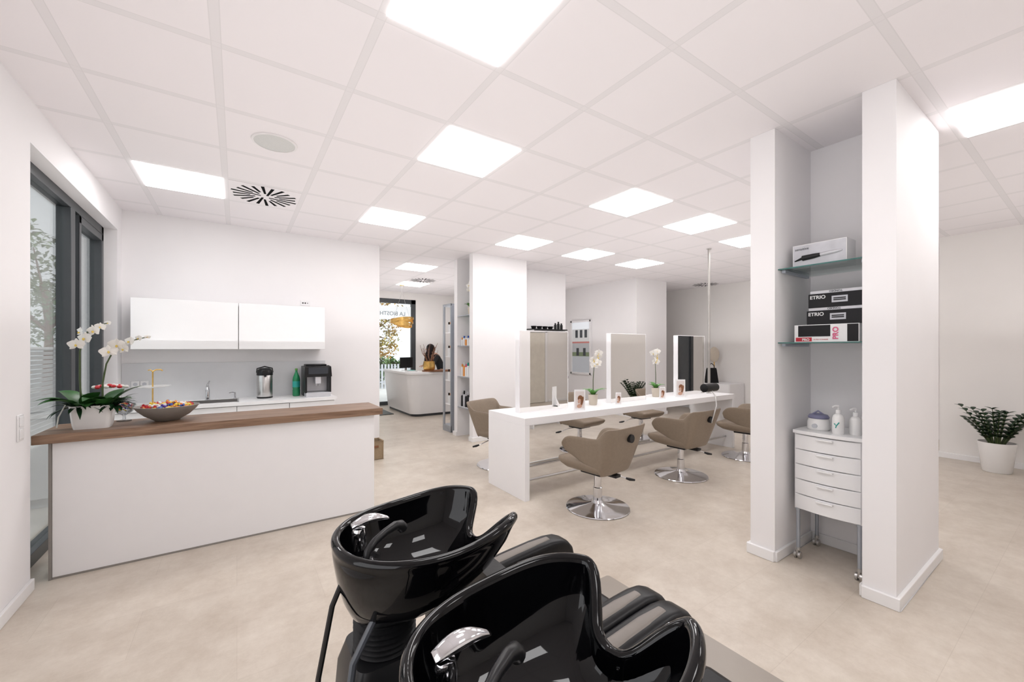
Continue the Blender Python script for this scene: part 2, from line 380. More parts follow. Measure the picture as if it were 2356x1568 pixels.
# ------------------------------------------------------------ counter
r=root('bar_counter',(0,0,0),'white panelled counter with a thick oak top','counter')
B().box(-1.03,1.10,4.0,4.43,.012,.92).obj('counter_body',mWhiteM,r,bevel=.002)
B().box(-1.03,1.10,3.997,4.001,.0,.014).box(-1.045,-1.031,3.99,4.43,0,.92).obj('edge_trim',mStone,r,smooth=False)
B().box(-1.115,1.17,3.96,4.47,.92,.982).obj('worktop',mWood,r,bevel=.003)
# light switch
r=root('light_switch',(-1.1,3.74,1.07),'white double rocker light switch plate','light switch')
B().box(0,.008,-.04,.04,-.08,.08).obj('switch_plate',mWhite,r,bevel=.003)
B().box(.008,.013,-.028,.028,.008,.068).box(.008,.013,-.028,.028,-.068,-.008).obj('rocker',mWhite,r,bevel=.002)
# ------------------------------------------------------------ kitchenette
g='wall cabinets above the sink'
for x0,x1 in ((-.97,.015),(.020,1.0)):
    r=root('wall_cabinet',((x0+x1)/2,6.22,1.55),'glossy white handleless wall cabinet','cabinet',group=g); hw=(x1-x0)/2
    B().box(-hw,hw,-.15,.178,0,.57).obj('cabinet_body',mWhiteM,r,bevel=.002)
    B().box(-hw+.001,hw-.001,-.17,-.152,0,.57).obj('cabinet_door',mWhite,r,bevel=.002)
xs=[-1.095,-.55,0.0,.55,1.08]
for i in range(4):
    x0,x1=xs[i]+.001,xs[i+1]-.001; hw=(x1-x0)/2
    r=root('base_cabinet',((x0+x1)/2,6.1,0),'glossy white handleless base cabinet','cabinet',group='base cabinets of the kitchenette')
    B().box(-hw,hw,-.27,.298,.1,.70 if i in (1,2) else .88).box(-hw,hw,-.22,.29,0,.1).obj('cabinet_body',mWhiteM,r,bevel=.002)
    B().box(-hw+.002,hw-.002,-.29,-.272,.1,.72).obj('cabinet_door',mWhite,r,bevel=.002)
    B().box(-hw+.002,hw-.002,-.29,-.272,.725,.872).obj('drawer',mWhite,r,bevel=.002)
b=B(); b.box(-1.098,-.5,5.79,6.398,.88,.92).box(.02,1.10,5.79,6.398,.88,.92).box(-.5,.02,5.79,5.87,.88,.92).box(-.5,.02,6.24,6.398,.88,.92)
b.obj('kitchen_worktop',mWhite,smooth=False,label='continuous white kitchen worktop with inset sink',category='worktop')
B().box(-1.098,1.06,6.388,6.399,.92,1.385).obj('splashback',mSplash,smooth=False,label='pale grey stone-look splashback panel',category='splashback')
r=root('kitchen_sink',(-.24,6.055,.92),'rectangular stainless steel inset sink','sink')
b=B(); b.box(-.26,-.245,-.185,.185,-.18,.004).box(.245,.26,-.185,.185,-.18,.004).box(-.26,.26,-.185,-.17,-.18,.004).box(-.26,.26,.17,.185,-.18,.004).box(-.26,.26,-.185,.185,-.19,-.18)
b.obj('sink_bowl',mSteel,r,smooth=False)
r=root('kitchen_tap',(-.30,6.29,.92),'chrome single lever mixer tap beside the sink','tap')
b=B(); b.lathe([(0,0),(.028,0),(.028,.01),(.022,.015),(.022,.13),(.018,.15),(0,.152)]); b.tube([(0,0,.10),(0,-.05,.16),(0,-.12,.18),(0,-.17,.165),(0,-.175,.14)],[.016,.014,.012,.012,.012])
b.obj('tap_body',mChrome,r)
B().tube([(0,0,.15),(0,.0,.19),(.02,-.04,.235)],[.018,.012,.006]).obj('tap_lever',mChrome,r)
r=root('soap_dispenser',(-.02,6.29,.92),'small chrome built-in soap pump','soap dispenser')
B().lathe([(0,0),(.018,0),(.018,.008),(.01,.012),(.008,.08),(0,.08)]).tube([(0,0,.075),(-.03,-.03,.085),(-.06,-.06,.08)],.007).obj('pump',mChrome,r)
# thermos
r=root('pump_thermos',(.30,6.16,.92),'stainless steel pump thermos with black lid','thermos')
B().lathe([(0,0),(.085,0),(.09,.01),(.09,.02)]).obj('thermos_foot',mBlkP,r)
B().lathe([(.088,.02),(.09,.03),(.09,.29),(.085,.30)]).obj('thermos_body',mSteel,r)
b=B(); b.lathe([(.092,.295),(.092,.33),(.08,.365),(.05,.385),(0,.388)]); b.box(-.028,.028,-.13,-.05,.31,.36); b.cyl((0,-.11,.32),(0,-.115,.28),.014)
b.obj('thermos_lid',mBlkP,r)
B().tube([(-.09,0,.33),(-.085,.02,.38),(0,.04,.405),(.085,.02,.38),(.09,0,.33)],.008).obj('carry_handle',mBlkP,r)
# bottle
r=root('plastic_bottle',(.665,6.18,.92),'green plastic water bottle','bottle')
B().lathe([(0,.0),(.038,0),(.046,.012),(.046,.08),(.042,.095),(.046,.11),(.046,.22),(.04,.255),(.018,.315),(.014,.33),(.014,.345),(0,.345)]).obj('bottle_body',mBottleG,r)
B().lathe([(.0165,.345),(.0165,.37),(0,.372)]).obj('bottle_cap',mGreenL,r)
B().lathe([(.0468,.12),(.0468,.20)]).obj('bottle_label',mTeal,r)
# coffee machine
r=root('coffee_machine',(.90,6.12,.92),'black and silver bean-to-cup coffee machine','coffee machine')
b=B(); b.box(-.16,.16,0,.2,0,.40).box(-.16,.16,-.19,0,.27,.40).box(-.16,-.135,-.19,0,.05,.27).box(.135,.16,-.19,0,.05,.27).box(-.13,.13,-.02,.18,.40,.425)
b.obj('machine_body',mBlkP,r,bevel=.008)
B().box(-.15,.15,-.21,0.0,0,.055).obj('drip_tray',mSilver,r,bevel=.006)
B().box(-.12,.12,-.197,-.19,.30,.385).obj('control_panel',M('display_dark',(.03,.035,.045),.1),r,bevel=.002)
b=B(); b.box(-.035,.035,-.18,-.10,.17,.28).cyl((-.018,-.14,.17),(-.018,-.14,.14),.008).cyl((.018,-.14,.17),(.018,-.14,.14),.008)
b.obj('coffee_spout',mSilver,r,bevel=.004)
B().box(-.132,.132,-.01,-.002,.06,.265).obj('front_plate',mSilver,r,smooth=False)
# etagere
r=root('tiered_stand',(-.78,6.02,.92),'two tier cake stand with white plates and a gold rod','cake stand')
pl=[(0,0),(.09,.0),(.15,.012),(.16,.02),(.15,.02),(.09,.008),(0,.006)]
B().lathe(pl,(0,0,.004),40).obj('plate',mCeramic,r); B().lathe([(a*1.0,z) for a,z in pl],(0,0,.20),40).obj('plate',mCeramic,r)
b=B(); b.cyl((0,0,.0),(0,0,.38),.007); b.tube([(0,0,.38),(.03,0,.40),(.07,0,.40),(.085,0,.385)],.007); b.tube([(0,0,.38),(-.02,0,.40),(-.04,0,.395)],.006)
b.obj('rod',mGold,r)
for x in (-.98,-.9):
    r=root('wall_socket',(x,6.388,1.14),'white wall socket on the splashback','socket',group='sockets above the worktop')
    B().box(-.037,.037,-.01,0,-.037,.037).obj('socket_plate',mWhite,r,bevel=.003); B().cyl((0,-.0105,0),(0,-.012,0),.02).obj('socket_insert',mGreyP,r)
r=root('wall_socket',(.80,6.4,2.20),'white wall socket above the cabinet','socket')
B().box(-.06,.06,-.01,0,-.035,.035).obj('socket_plate',mWhite,r,bevel=.003)
B().cyl((-.03,-.0105,0),(-.03,-.012,0),.01).cyl((0,-.0105,0),(0,-.012,0),.01).cyl((.03,-.0105,0),(.03,-.012,0),.006).obj('socket_hole',mBlkP,r)
# fabric bin
r=root('storage_bin',(1.60,5.90,0),'brown woven storage bin on the floor','storage bin')
b=B(); b.box(-.11,.11,-.11,.11,0,.02).box(-.12,-.105,-.12,.12,0,.26).box(.105,.12,-.12,.12,0,.26).box(-.12,.12,-.12,-.105,0,.26).box(-.12,.12,.105,.12,0,.26)
b.obj('bin_body',mBox,r,bevel=.006); B().box(-.05,.05,-.126,-.12,.17,.20).obj('bin_handle',mBrown,r,bevel=.003)
# ------------------------------------------------------------ flowers
def flower_mesh():
    b=B()
    def petal(a,L,W):
        n=5; vs=[]
        for i in range(n+1):
            t=i/n; w=W*.5*math.sin(pi*(t*.85+.12))if i<n else W*.12
            x=t*L; y=-.004-.25*L*(t*t)*.4
            for s_ in (-1,0,1):
                px=x*math.cos(a)-s_*w*math.sin(a); pz=x*math.sin(a)+s_*w*math.cos(a)
                vs.append((px,y+(.006 if s_ else 0)-(0),pz))
        fs=[]
        for i in range(n):
            for k in range(2): fs.append((i*3+k,i*3+k+1,(i+1)*3+k+1,(i+1)*3+k))
        b.add(vs,fs)
    for a,L,W in ((pi/2,.045,.03),(pi*7/6+.15,.045,.028),(-pi/6-.15,.045,.028)): petal(a,L,W)
    for a in (.25,pi-.25): petal(a,.05,.058)
    b.mat(1).ell((0,-.012,-.006),(.006,.008,.009),8,6)
    return b.mesh('flower',[mPetal,mLip],True,80)
FM=flower_mesh()
def addflower(parent,p,sc,rz,rx=0,label=None):
    o=bpy.data.objects.new('flower',FM); COL.objects.link(o); o.parent=parent; o.location=p; o.scale=(sc,)*3; o.rotation_euler=(rx,random.uniform(-.2,.2),rz); return o
yaw=math.radians(-34.1)
# big orchid planter on counter
r=root('orchid_planter',(-.86,4.13,.982),'white ceramic planter with two white orchids and green leaves','potted plant',rz=yaw+.5)
b=B(); o1=rrect(-.095,.095,-.05,.05,.025); o2=rrect(-.115,.115,-.062,.062,.028); oi=rrect(-.106,.106,-.053,.053,.024)
b.loft([[(x,y,0) for x,y in o1],[(x*1.08,y*1.08,.03) for x,y in o1],[(x,y,.165) for x,y in o2],[(x,y,.165) for x,y in oi],[(x,y,.14) for x,y in oi]])
b.obj('planter_pot',mCeramic,r)
b=B()
random.seed(3)
for i in range(16):
    az=i*2.4+.3; b.leaf((.02*math.cos(az)+(.06 if i%2 else -.05),.02*math.sin(az),.14),az,random.uniform(.5,1.15),random.uniform(.17,.26),random.uniform(.085,.115),random.uniform(.8,1.5),8)
b.obj('leaf',mGreen,r,ang=80)
b=B()
for i in range(50):
    az=random.uniform(0,2*pi); b.leaf((-.08+.03*math.cos(az),.03*math.sin(az),.15),az,random.uniform(.0,1.1),random.uniform(.08,.18),.028,1.2,5)
for i in range(40):
    az=random.uniform(0,2*pi); b.leaf((.10+.02*math.cos(az),.03*math.sin(az)+.03,.15),az,random.uniform(.1,1.1),random.uniform(.08,.16),.028,1.2,5)
b.obj('fern_foliage',mGreen2,r,ang=80)
s1=[(-.06,0,.14),(-.07,0,.35),(-.07,0,.55),(-.04,0,.68),(.02,0,.74),(.08,0,.76)]
s2=[(.05,0,.14),(.05,0,.32),(.07,0,.46),(.11,0,.56),(.20,0,.63),(.30,0,.66)]
B().tube(s1,[.006,.006,.005,.005,.004,.003],8).obj('stem',mStem,r); B().tube(s2,[.006,.006,.005,.005,.004,.003],8).obj('stem',mStem,r)
for p,sc in (((-.08,-.02,.60),1.0),((-.035,-.02,.645),1.05),((-.06,-.02,.69),.8),((.01,-.02,.70),.95),((.045,-.02,.73),.7),((.08,0,.76),.45),
             ((.09,-.02,.55),1.1),((.135,-.02,.60),1.1),((.17,-.02,.57),.85),((.205,-.02,.625),.9),((.25,0,.65),.6),((.30,0,.66),.4)):
    addflower(r,p,sc,random.uniform(-.6,.6)-.4,random.uniform(-.3,.3))
b=B()
for i in range(22):
    a=i*2.4; rr=.012*math.sqrt(i); b.mat(i%2).ell((.07+rr*math.cos(a)*1.7,.06+rr*math.sin(a)*.6,.27+.03*math.cos(rr*18)),(.016,.012,.012),8,5)
b.obj('red_white_blossom',[mRed,mPetal],r,label='small red and white blossoms')
B().tube([(-.08,-.04,.15),(-.12,-.07,.18),(-.15,-.08,.10),(-.155,-.09,.03)],.004,6).obj('aerial_root',M('root_white',(.6,.62,.58),.6),r)
# bowls of sweets
def candy_mesh(mat):
    b=B(); b.tube([(-.028,0,0),(-.016,0,0),(-.013,0,0),(0,0,0),(.013,0,0),(.016,0,0),(.028,0,0)],[.009,.003,.008,.010,.008,.003,.009],8); return b.mesh('candy',mat)
CM=[candy_mesh(m) for m in (mRed,mBlue,mYellow,mOrange,mViolet,mLabelW)]
def heap(c,Rb,z0,n,cone,sc,group,lab):
    for i in range(n):
        q=math.sqrt((i+.5)/n)*Rb; a=i*2.39996
        o=bpy.data.objects.new('wrapped_candy',CM[random.randrange(6)]); COL.objects.link(o)
        o.location=(c[0]+q*math.cos(a),c[1]+q*math.sin(a),z0+cone*(1-(q/Rb)**2)+random.uniform(0,.008)); o.scale=(sc,)*3
        o.rotation_euler=(random.uniform(0,3),random.uniform(-.5,.5),random.uniform(0,6))
        o['label']=lab; o['category']='candy'; o['group']=group
bc=(-.46,4.24,.982)
r=root('candy_bowl',bc,'wide grey stoneware bowl filled with sweets','bowl')
B().lathe([(0,0),(.07,0),(.08,.006),(.14,.045),(.185,.09),(.205,.12),(.198,.122),(.175,.09),(.13,.05),(.065,.02),(0,.018)],seg=48).obj('bowl_body',mStone,r)
heap(bc,.155,bc[2]+.105,70,.03,1.15,'sweets in the stoneware bowl','small wrapped sweet in a shiny wrapper')
heap(bc,.12,bc[2]+.085,24,.02,1.15,'sweets in the stoneware bowl','small wrapped sweet in a shiny wrapper')
gc=(-.74,4.395,.982)
r=root('footed_glass_bowl',gc,'small footed glass bowl of sweets','bowl')
B().lathe([(0,0),(.045,0),(.045,.006),(.01,.012),(.008,.04),(.02,.052),(.05,.07),(.065,.10),(.069,.135),(.065,.135),(.061,.10),(.045,.075),(0,.06)],seg=32).obj('glass_body',mClear,r)
heap(gc,.045,gc[2]+.082,26,.035,.5,'sweets in the footed glass bowl','tiny wrapped sweet in a glass bowl')
heap(gc,.05,gc[2]+.11,26,.025,.5,'sweets in the footed glass bowl','tiny wrapped sweet in a glass bowl')
# ------------------------------------------------------------ styling table
r=root('styling_table',(0,0,0),'long white double-sided styling table with slab legs','table')
TZ=.845
B().box(2.42,6.5,3.34,4.06,TZ-.075,TZ).obj('table_top',mWhiteM,r,bevel=.002)
for x0,x1 in ((2.42,2.48),(6.44,6.5)): B().box(x0,x1,3.34,4.06,0,TZ-.0755).obj('leg',mWhiteM,r,bevel=.002)
for y in (3.45,3.95):
  B().cyl((2.48,y,.17),(6.44,y,.17),.014).obj('footrest_rail',mSteel,r)
B().box(2.6,6.3,3.68,3.72,.22,.235).cyl((3.9,3.45,.17),(3.9,3.95,.17),.01).cyl((5.2,3.45,.17),(5.2,3.95,.17),.01).obj('cross_rail',mSteel,r)
for x0 in (2.575,4.03,5.49):
    r=root('styling_mirror',(x0+.36,3.70,TZ),'white framed double-sided mirror standing on the table','mirror',group='table mirrors')
    b=B(); b.box(-.36,-.352,-.036,.036,0,.915).box(.352,.36,-.036,.036,0,.915).box(-.352,.352,-.036,.036,.908,.915).box(-.352,.352,-.036,.036,0,.008).box(-.352,.352,-.03,.03,.008,.908)
    b.obj('mirror_frame',mWhiteM,r,smooth=False)
    B().box(-.352,.352,-.0355,-.031,.008,.908).obj('mirror_glass',mMirror,r,smooth=False); B().box(-.352,.352,.031,.0355,.008,.908).obj('mirror_glass',mMirror,r,smooth=False)
r=root('ceiling_pole',(6.26,3.62,TZ),'slim steel pole from table to ceiling','pole')
B().cyl((0,0,.0),(0,0,CZ-TZ),.020).obj('pole_tube',M('pole_grey',(.42,.40,.38),.4,.5),r); B().cyl((0,0,0),(0,0,.012),.04).cyl((0,0,CZ-TZ-.012),(0,0,CZ-TZ),.035).obj('pole_flange',mSteel,r)
# small orchids
def small_orchid(loc,h,lean,label,yawr=yaw):
    r=root('potted_orchid',loc,label,'potted plant',rz=yawr,group='orchids on the styling table')
    B().lathe([(0,0),(.045,0),(.05,.01),(.06,.12),(.063,.135),(.057,.135),(.052,.11),(0,.105)],seg=28).obj('plant_pot',mPot,r)
    b=B()
    for i in range(7):
        az=i*1.9+.5; b.leaf((.01*math.cos(az),.01*math.sin(az),.11),az,1.15,random.uniform(.15,.22),.065,1.5,7)
    b.obj('leaf',mGreenL,r,ang=80)
    st=[(0,0,.11),(.0,0,.11+h*.4),(lean*.2,0,.11+h*.75),(lean*.6,0,.11+h*.95),(lean,0,.11+h)]
    B().tube(st,[.005,.005,.004,.004,.003],7).obj('stem',mStem,r)
    for i in range(7):
        addflower(r,(lean*.2+random.uniform(-.04,.07),-.02,.11+h*.78+i*.026),random.uniform(1.0,1.35),random.uniform(-.7,.7),random.uniform(-.3,.3))
    return r
small_orchid((3.74,3.69,TZ),.50,.06,'white orchid in a small beige pot')
small_orchid((5.15,3.80,TZ),.52,-.04,'tall white orchid in a small beige pot')
mPrint=M('print_pale',(.72,.66,.64),.4)
def card(loc,w,h,rz,label,flat=False):
    r=root('photo_card',loc,label,'picture card',rz=rz,group='hairstyle cards on the table')
    B().box(-w/2,w/2,-.004,.004,0,h).add([(-w*.3,.004,0),(w*.3,.004,0),(w*.3,.06,0),(-w*.3,.06,0),(0,.004,h*.6)],[(0,1,2,3),(3,2,4)]).obj('card_holder',mWhite,r,smooth=False)
    B().box(-w*.40,w*.40,-.0055,-.004,h*.10,h*.92).obj('card_print',mPrint,r,smooth=False)
    b=B(); b.ell((-w*.04,-.0062,h*.46),(w*.13,.0015,h*.12),14,8,Matrix.Rotation(.3,3,'Y')); b.ell((-w*.02,-.006,h*.22),(w*.24,.0012,h*.10),14,8,Matrix.Rotation(-.3,3,'Y')); b.obj('portrait_face',mSkin,r)
    b=B(); b.ell((w*.05,-.0058,h*.58),(w*.24,.0012,h*.15),14,8); b.ell((w*.20,-.0058,h*.42),(w*.11,.0012,h*.26),12,8,Matrix.Rotation(.25,3,'Y')); b.obj('portrait_hair',mBrown,r)
card((3.27,3.44,TZ),.13,.24,yaw+.1,'white card with a portrait of a hairstyle')
card((4.05,3.55,TZ),.07,.15,yaw,'small white card with a portrait')
card((5.0,3.58,TZ),.08,.17,yaw,'small white card with a portrait')
card((5.40,3.56,TZ),.14,.26,yaw,'tall white card with a portrait of dark hair')
# ------------------------------------------------------------ styling chair
def make_chair(loc,rz,label,headrest):
    r=root('styling_chair',loc,label,'chair',rz=rz,group='styling chairs')
    B().lathe([(0,0),(.30,0),(.31,.006),(.305,.013),(.22,.024),(.12,.038),(.06,.055),(.045,.08),(0,.08)],seg=64).obj('chair_base',mChrome,r)
    B().lathe([(0,.07),(.044,.07),(.044,.20),(.036,.205),(.036,.36),(0,.36)],seg=32).obj('chair_column',mChrome,r)
    B().box(-.12,.12,-.12,.12,.345,.375).obj('seat_plate',mBlkP,r,bevel=.01)
    b=B()
    def sq(x,y0,y1,z,rd): return [(px,py,z) for px,py in rrect(-x,x,y0,y1,rd,6)]
    b.loft([sq(.15,-.16,.17,.372,.06),sq(.21,-.22,.26,.395,.07),sq(.235,-.235,.315,.43,.07),sq(.24,-.235,.335,.462,.06),sq(.235,-.235,.33,.485,.06),sq(.19,-.19,.27,.496,.05)])
    b.obj('seat',mTaupe,r,ang=70)
    n=61; rings=[]
    for i in range(n):
        t=i/(n-1)*2-1; s_=abs(t)
        if s_<.60:
            q=t/.60*pi/2; e=.42
            cx=math.copysign(abs(math.sin(q))**e,q)*.268; cy=-.04-.225*abs(math.cos(q))**e
            sx_,cy_=abs(math.sin(q))**(2-e),abs(math.cos(q))**(2-e); L_=math.hypot(sx_,cy_)
            nx,ny=math.copysign(sx_/L_,q) if q else 0,-cy_/L_
        else:
            cx=math.copysign(.268,t); cy=-.04+(s_-.60)/.40*.25; nx,ny=math.copysign(1,t),0
        k=max(0,min(1,1-(s_-.26)/.16)); k=k*k*(3-2*k)
        f=max(0,min(1,(s_-.40)/.60))
        zt=.725+.10*k+.02*(1-f); zt-=.09*max(0,(s_-.6)/.4)**6
        zb=.385+.17*f**.8
        th=.014+.002*k
        ring=[]
        H=zt-zb
        for (o,zz) in ((-th*.5,0),(-th,.05),(-th,.5),(-th,.95),(-th*.5,1.0),(th*.5,1.0),(th,.95),(th,.5),(th,.05),(th*.5,0)):
            L=.085*zz*k+.03*zz-.045*(1-zz)
            ring.append((cx+nx*(o+L),cy+ny*(o+L),zb+H*zz))
        rings.append(ring)
    b=B().loft(rings); b.obj('backrest',mTaupe,r,sub=1)
    B().cyl((0,-.355,.735),(0,-.39,.735),.038).obj('headrest_knob',mBlkP,r,bevel=.004)
    B().box(-.04,.04,-.24,-.05,.345,.372).obj('back_bracket',mBlkP,r,bevel=.005)
    B().tube([(.03,-.02,.34),(.13,-.10,.33),(.20,-.16,.29),(.24,-.19,.275)],.006,8).obj('pump_lever',mChrome,r)
    B().tube([(.22,-.175,.282),(.25,-.20,.27),(.29,-.23,.262)],[.010,.015,.010],10).obj('lever_grip',mBlkP,r)
    if headrest:
        B().tube([(0.0,-.385,.70),(0.01,-.41,.80),(.04,-.425,.90),(.065,-.40,1.0),(.07,-.34,1.08)],.008,10).obj('headrest_rod',mSteel,r)
        B().tube([(-.065,-.33,1.10),(-.06,-.33,1.10),(.19,-.33,1.10),(.195,-.33,1.10)],[.038,.048,.048,.038],24).obj('headrest',mLeather,r)
    return r
c1=make_chair((2.93,2.83,0),0.12,'taupe leather swivel styling chair with chrome base',False)
c2=make_chair((4.53,2.98,0),0.02,'taupe styling chair with black headrest on a rod',True)
clone(c1,loc=(6.08,2.97,0),rz=0.15)
clone(c1,loc=(2.93,4.62,0),rz=pi+.35)
clone(c2,loc=(4.39,4.62,0),rz=pi+.1)
clone(c1,loc=(5.85,4.62,0),rz=pi-.1)
# ------------------------------------------------------------ wash units
def rimR(p):
    d=math.atan2(math.sin(p),math.cos(p))
    c,s_=abs(math.cos(p)),abs(math.sin(p)); e=2.2
    ax=.290 if math.cos(p)>0 else .300
    R0=1/((c/ax)**e+(s_/.248)**e)**(1/e)
    R0*=1-.42*math.exp(-(d/.40)**4)
    return R0
def rimZ(p):
    d=math.atan2(math.sin(p),math.cos(p)); 
    return .985+.028*math.exp(-((abs(d)-.80)/.65)**2)-.095*math.exp(-(d/.37)**4)
def make_wash(loc,label):
    r=root('shampoo_station',loc,label,'shampoo chair',group='backwash units')
    N=160; neck=(-.15,0); nz=.755
    def cl(k):
        p=2*pi*k/N; return Vector((rimR(p)*math.cos(p),rimR(p)*math.sin(p)))
    C=[cl(k) for k in range(N)]; NR=[]
    for k in range(N):
        t=(C[(k+1)%N]-C[k-1]); NR.append(Vector((t.y,-t.x)).normalized())
    prof=[(0,0),(.10,.03),(.30,.12),(.55,.28),(.76,.50),(.90,.74),(.955,.88)]
    rings=[]
    for w,zf in prof:
        ring=[]
        for k in range(N):
            p=2*pi*k/N; rz=rimZ(p)
            x0,y0=neck[0]+.085*math.cos(p),.085*math.sin(p); x1,y1=C[k]
            ring.append((x0+(x1-x0)*w,y0+(y1-y0)*w,nz+(rz-nz)*zf))
        rings.append(ring)
    lip=.0145
    for a in (-50,-10,25,60,90,120,155,190):
        a=math.radians(a)
        rings.append([(C[k].x+NR[k].x*(lip*math.cos(a)-lip),C[k].y+NR[k].y*(lip*math.cos(a)-lip),rimZ(2*pi*k/N)-.006+lip*math.sin(a)) for k in range(N)])
    bot=.805
    for sc,zf in ((.905,.16),(.875,.34),(.83,.52),(.74,.72),(.60,.88),(.42,.96),(.22,.99),(.06,1.0)):
        ring=[]
        for k in range(N):
            p=2*pi*k/N; rz=rimZ(p)-.006; 
            ix,iy=C[k].x-NR[k].x*lip*2,C[k].y-NR[k].y*lip*2
            w=min(1,max(0,(.92-sc)/.6))
            q=(ix*sc/.93,iy*sc/.93); cr=(.26*sc*math.cos(p)-.02,.23*sc*math.sin(p))
            ring.append((q[0]*(1-w)+cr[0]*w,q[1]*(1-w)+cr[1]*w,rz+(bot-rz)*zf))
        rings.append(ring)
    B().loft(rings).obj('wash_basin',mBlack,r,ang=80,label='glossy black ceramic basin with neck notch')
    B().lathe([(0,.003),(.02,.003),(.024,0)],(-.02,0,.806),24).obj('drain',mChrome,r)
    fx,fy=-.215,.05
    B().lathe([(0,0),(.022,0),(.022,.05),(.018,.062),(0,.066)],(fx,fy,.94),24).obj('faucet_body',mChrome,r)
    rg=[]
    for i in range(16):
        t=i/15; w=.018*math.sin(pi*(t*.74+.20))+.003; x=fx-.022+t*.115; z=1.003+.022*math.sin(pi*(t*.75+.12)); h=.010*math.sin(pi*(t*.8+.15))+.003
        rg.append([(x,fy+w*math.cos(a),z+h*math.sin(a)) for a in [2*pi*k/20 for k in range(20)]])
    B().loft(rg).obj('faucet_lever',mChrome,r,ang=80)
    B().lathe([(0,0),(.022,0),(.024,.01),(.018,.02),(0,.02)],(-.225,-.075,.945),20).obj('hose_collar',mChrome,r)
    B().tube([(-.225,-.075,.96),(-.22,-.07,.98),(-.195,-.055,.998),(-.16,-.035,1.008),(-.125,-.018,1.012),(-.105,-.008,1.005),(-.095,-.004,.992)],[.011,.011,.011,.011,.013,.016,.016],16).obj('hand_shower',mBlkP,r)
    b=B(); pr=[(.0,.66)]
    for i in range(6): z=.665+i*.015; pr+=[(.092,z),(.080,z+.0075)]
    pr+=[(.088,.76),(0,.76)]
    b.lathe(pr,(-.15,0,0),36).obj('bellows',mBlkP,r)
    b=B()
    def pr_(x0,x1,y,z): return [(px,py,z) for px,py in rrect(x0,x1,-y,y,.035,5)]
    b.loft([pr_(-.34,.12,.15,.012),pr_(-.33,.10,.145,.10),pr_(-.29,.02,.125,.35),pr_(-.27,-.03,.115,.60),pr_(-.25,-.05,.10,.66)])
    b.obj('pedestal',mBlkP,r,ang=50)
    B().tube([(-.26,-.02,.93),(-.30,.0,.82),(-.33,.04,.6),(-.35,.06,.3),(-.36,.07,.02)],.008,8).obj('water_hose',mBlkP,r)
    B().tube([(-.20,-.10,.82),(-.27,-.12,.72),(-.30,-.12,.5),(-.31,-.12,.25),(-.30,-.13,.02)],.010,8).obj('water_hose',M('grey_hose',(.05,.055,.065),.4),r)
    B().box(.12,.80,-.20,.20,.013,.06).box(.2,.7,-.16,.16,.06,.33).obj('chair_plinth',mBlkP,r,bevel=.015)
    B().box(.22,.86,-.205,.205,.33,.45).obj('seat',mLeather,r,bevel=.035)
    b=B(); b.loft([[(px,py,.40) for px,py in rrect(.20,.30,-.20,.20,.03)],[(px-.03,py,.62) for px,py in rrect(.20,.30,-.20,.20,.03)],[(px-.06,py*.8,.80) for px,py in rrect(.22,.30,-.20,.20,.03)]])
    b.obj('backrest',mLeather,r,bevel=.0)
    for sg in (-1,1):
        y0=sg*.262
        ctl=[(.10,.60),(.20,.608),(.35,.622),(.50,.638),(.62,.648),(.70,.651),(.755,.645),(.795,.628),(.820,.600),(.830,.565),(.825,.525),(.808,.485),(.78,.45),(.74,.42),(.68,.395),(.58,.378),(.45,.37),(.10,.36)]
        rr=[]
        cx=.45;cz=.50
        for yy,ins in ((-.052,.030),(-.051,.018),(-.046,.008),(-.037,.002),(-.026,0),(.026,0),(.037,.002),(.046,.008),(.051,.018),(.052,.030)):
            rr.append([(cx+(x-cx)*(1-ins*1.2),y0+yy,cz+(z-cz)*(1-ins*5)) for x,z in ctl])
        B().loft(rr).obj('armrest',mLeather,r,ang=70)
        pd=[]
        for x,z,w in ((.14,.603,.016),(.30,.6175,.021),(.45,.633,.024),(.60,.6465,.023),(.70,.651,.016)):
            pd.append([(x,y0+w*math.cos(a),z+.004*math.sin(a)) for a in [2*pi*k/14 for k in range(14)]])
        B().loft(pd).obj('armrest_strip',mTaupeL,r,ang=80)  # taupe strip along the armrest top, paler than the leather
    return r
w1=make_wash((.525,1.245,0),'glossy black shampoo basin with black leather chair')
clone(w1,loc=(.52,.613,0))
B().prism(rrect(.05,2.10,-.1,1.93,.02),0,.010).obj('floor_plate',mPlate,label='flat taupe base plate under the shampoo units',category='floor plate',smooth=False)
# ------------------------------------------------------------ near niche contents
for z in (2.13,1.592):
    r=root('glass_shelf',(3.25,1.13,z),'clear glass shelf on grey brackets in the niche','shelf',group='glass shelves in the niche')
    B().box(.05,.55,-.249,.249,0,.008).obj('shelf_board',mShelfG,r,smooth=False)
    B().box(.047,.05,-.249,.249,0,.008).obj('shelf_edge',mEdgeG,r,smooth=False)
    for y in (.225,-.235): B().box(.08,.50,y-.012,y+.012,-.022,-.001).obj('shelf_bracket',mAlu,r,bevel=.003)
RT=(pi/2,0,-pi/2)
z1=2.1385; z2=1.6005
r=root('product_box',(3.50,1.17,z1),'white curling iron carton on the glass shelf','box')
B().box(-.07,.10,-.16,.165,0,.175).obj('carton',mWhite,r,bevel=.0015)
B().box(-.0715,-.0702,-.155,.16,.005,.17).obj('front_print',M('print_grey',(.62,.62,.66),.4,noise=.15),r,smooth=False)
b=B(); b.tube([(-.073,.10,.075),(-.073,.03,.08),(-.073,-.01,.083)],[.020,.018,.013],12).tube([(-.073,.10,.075),(-.073,.15,.06)],[.011,.004],8)
b.obj('printed_handle',mBlkP,r); B().tube([(-.073,-.01,.083),(-.073,-.10,.09),(-.073,-.135,.092)],[.013,.013,.006],12).obj('printed_barrel',mSilver,r)
text('sensitive',.026,mDarkG,r,(-.073,.15,.135),RT)
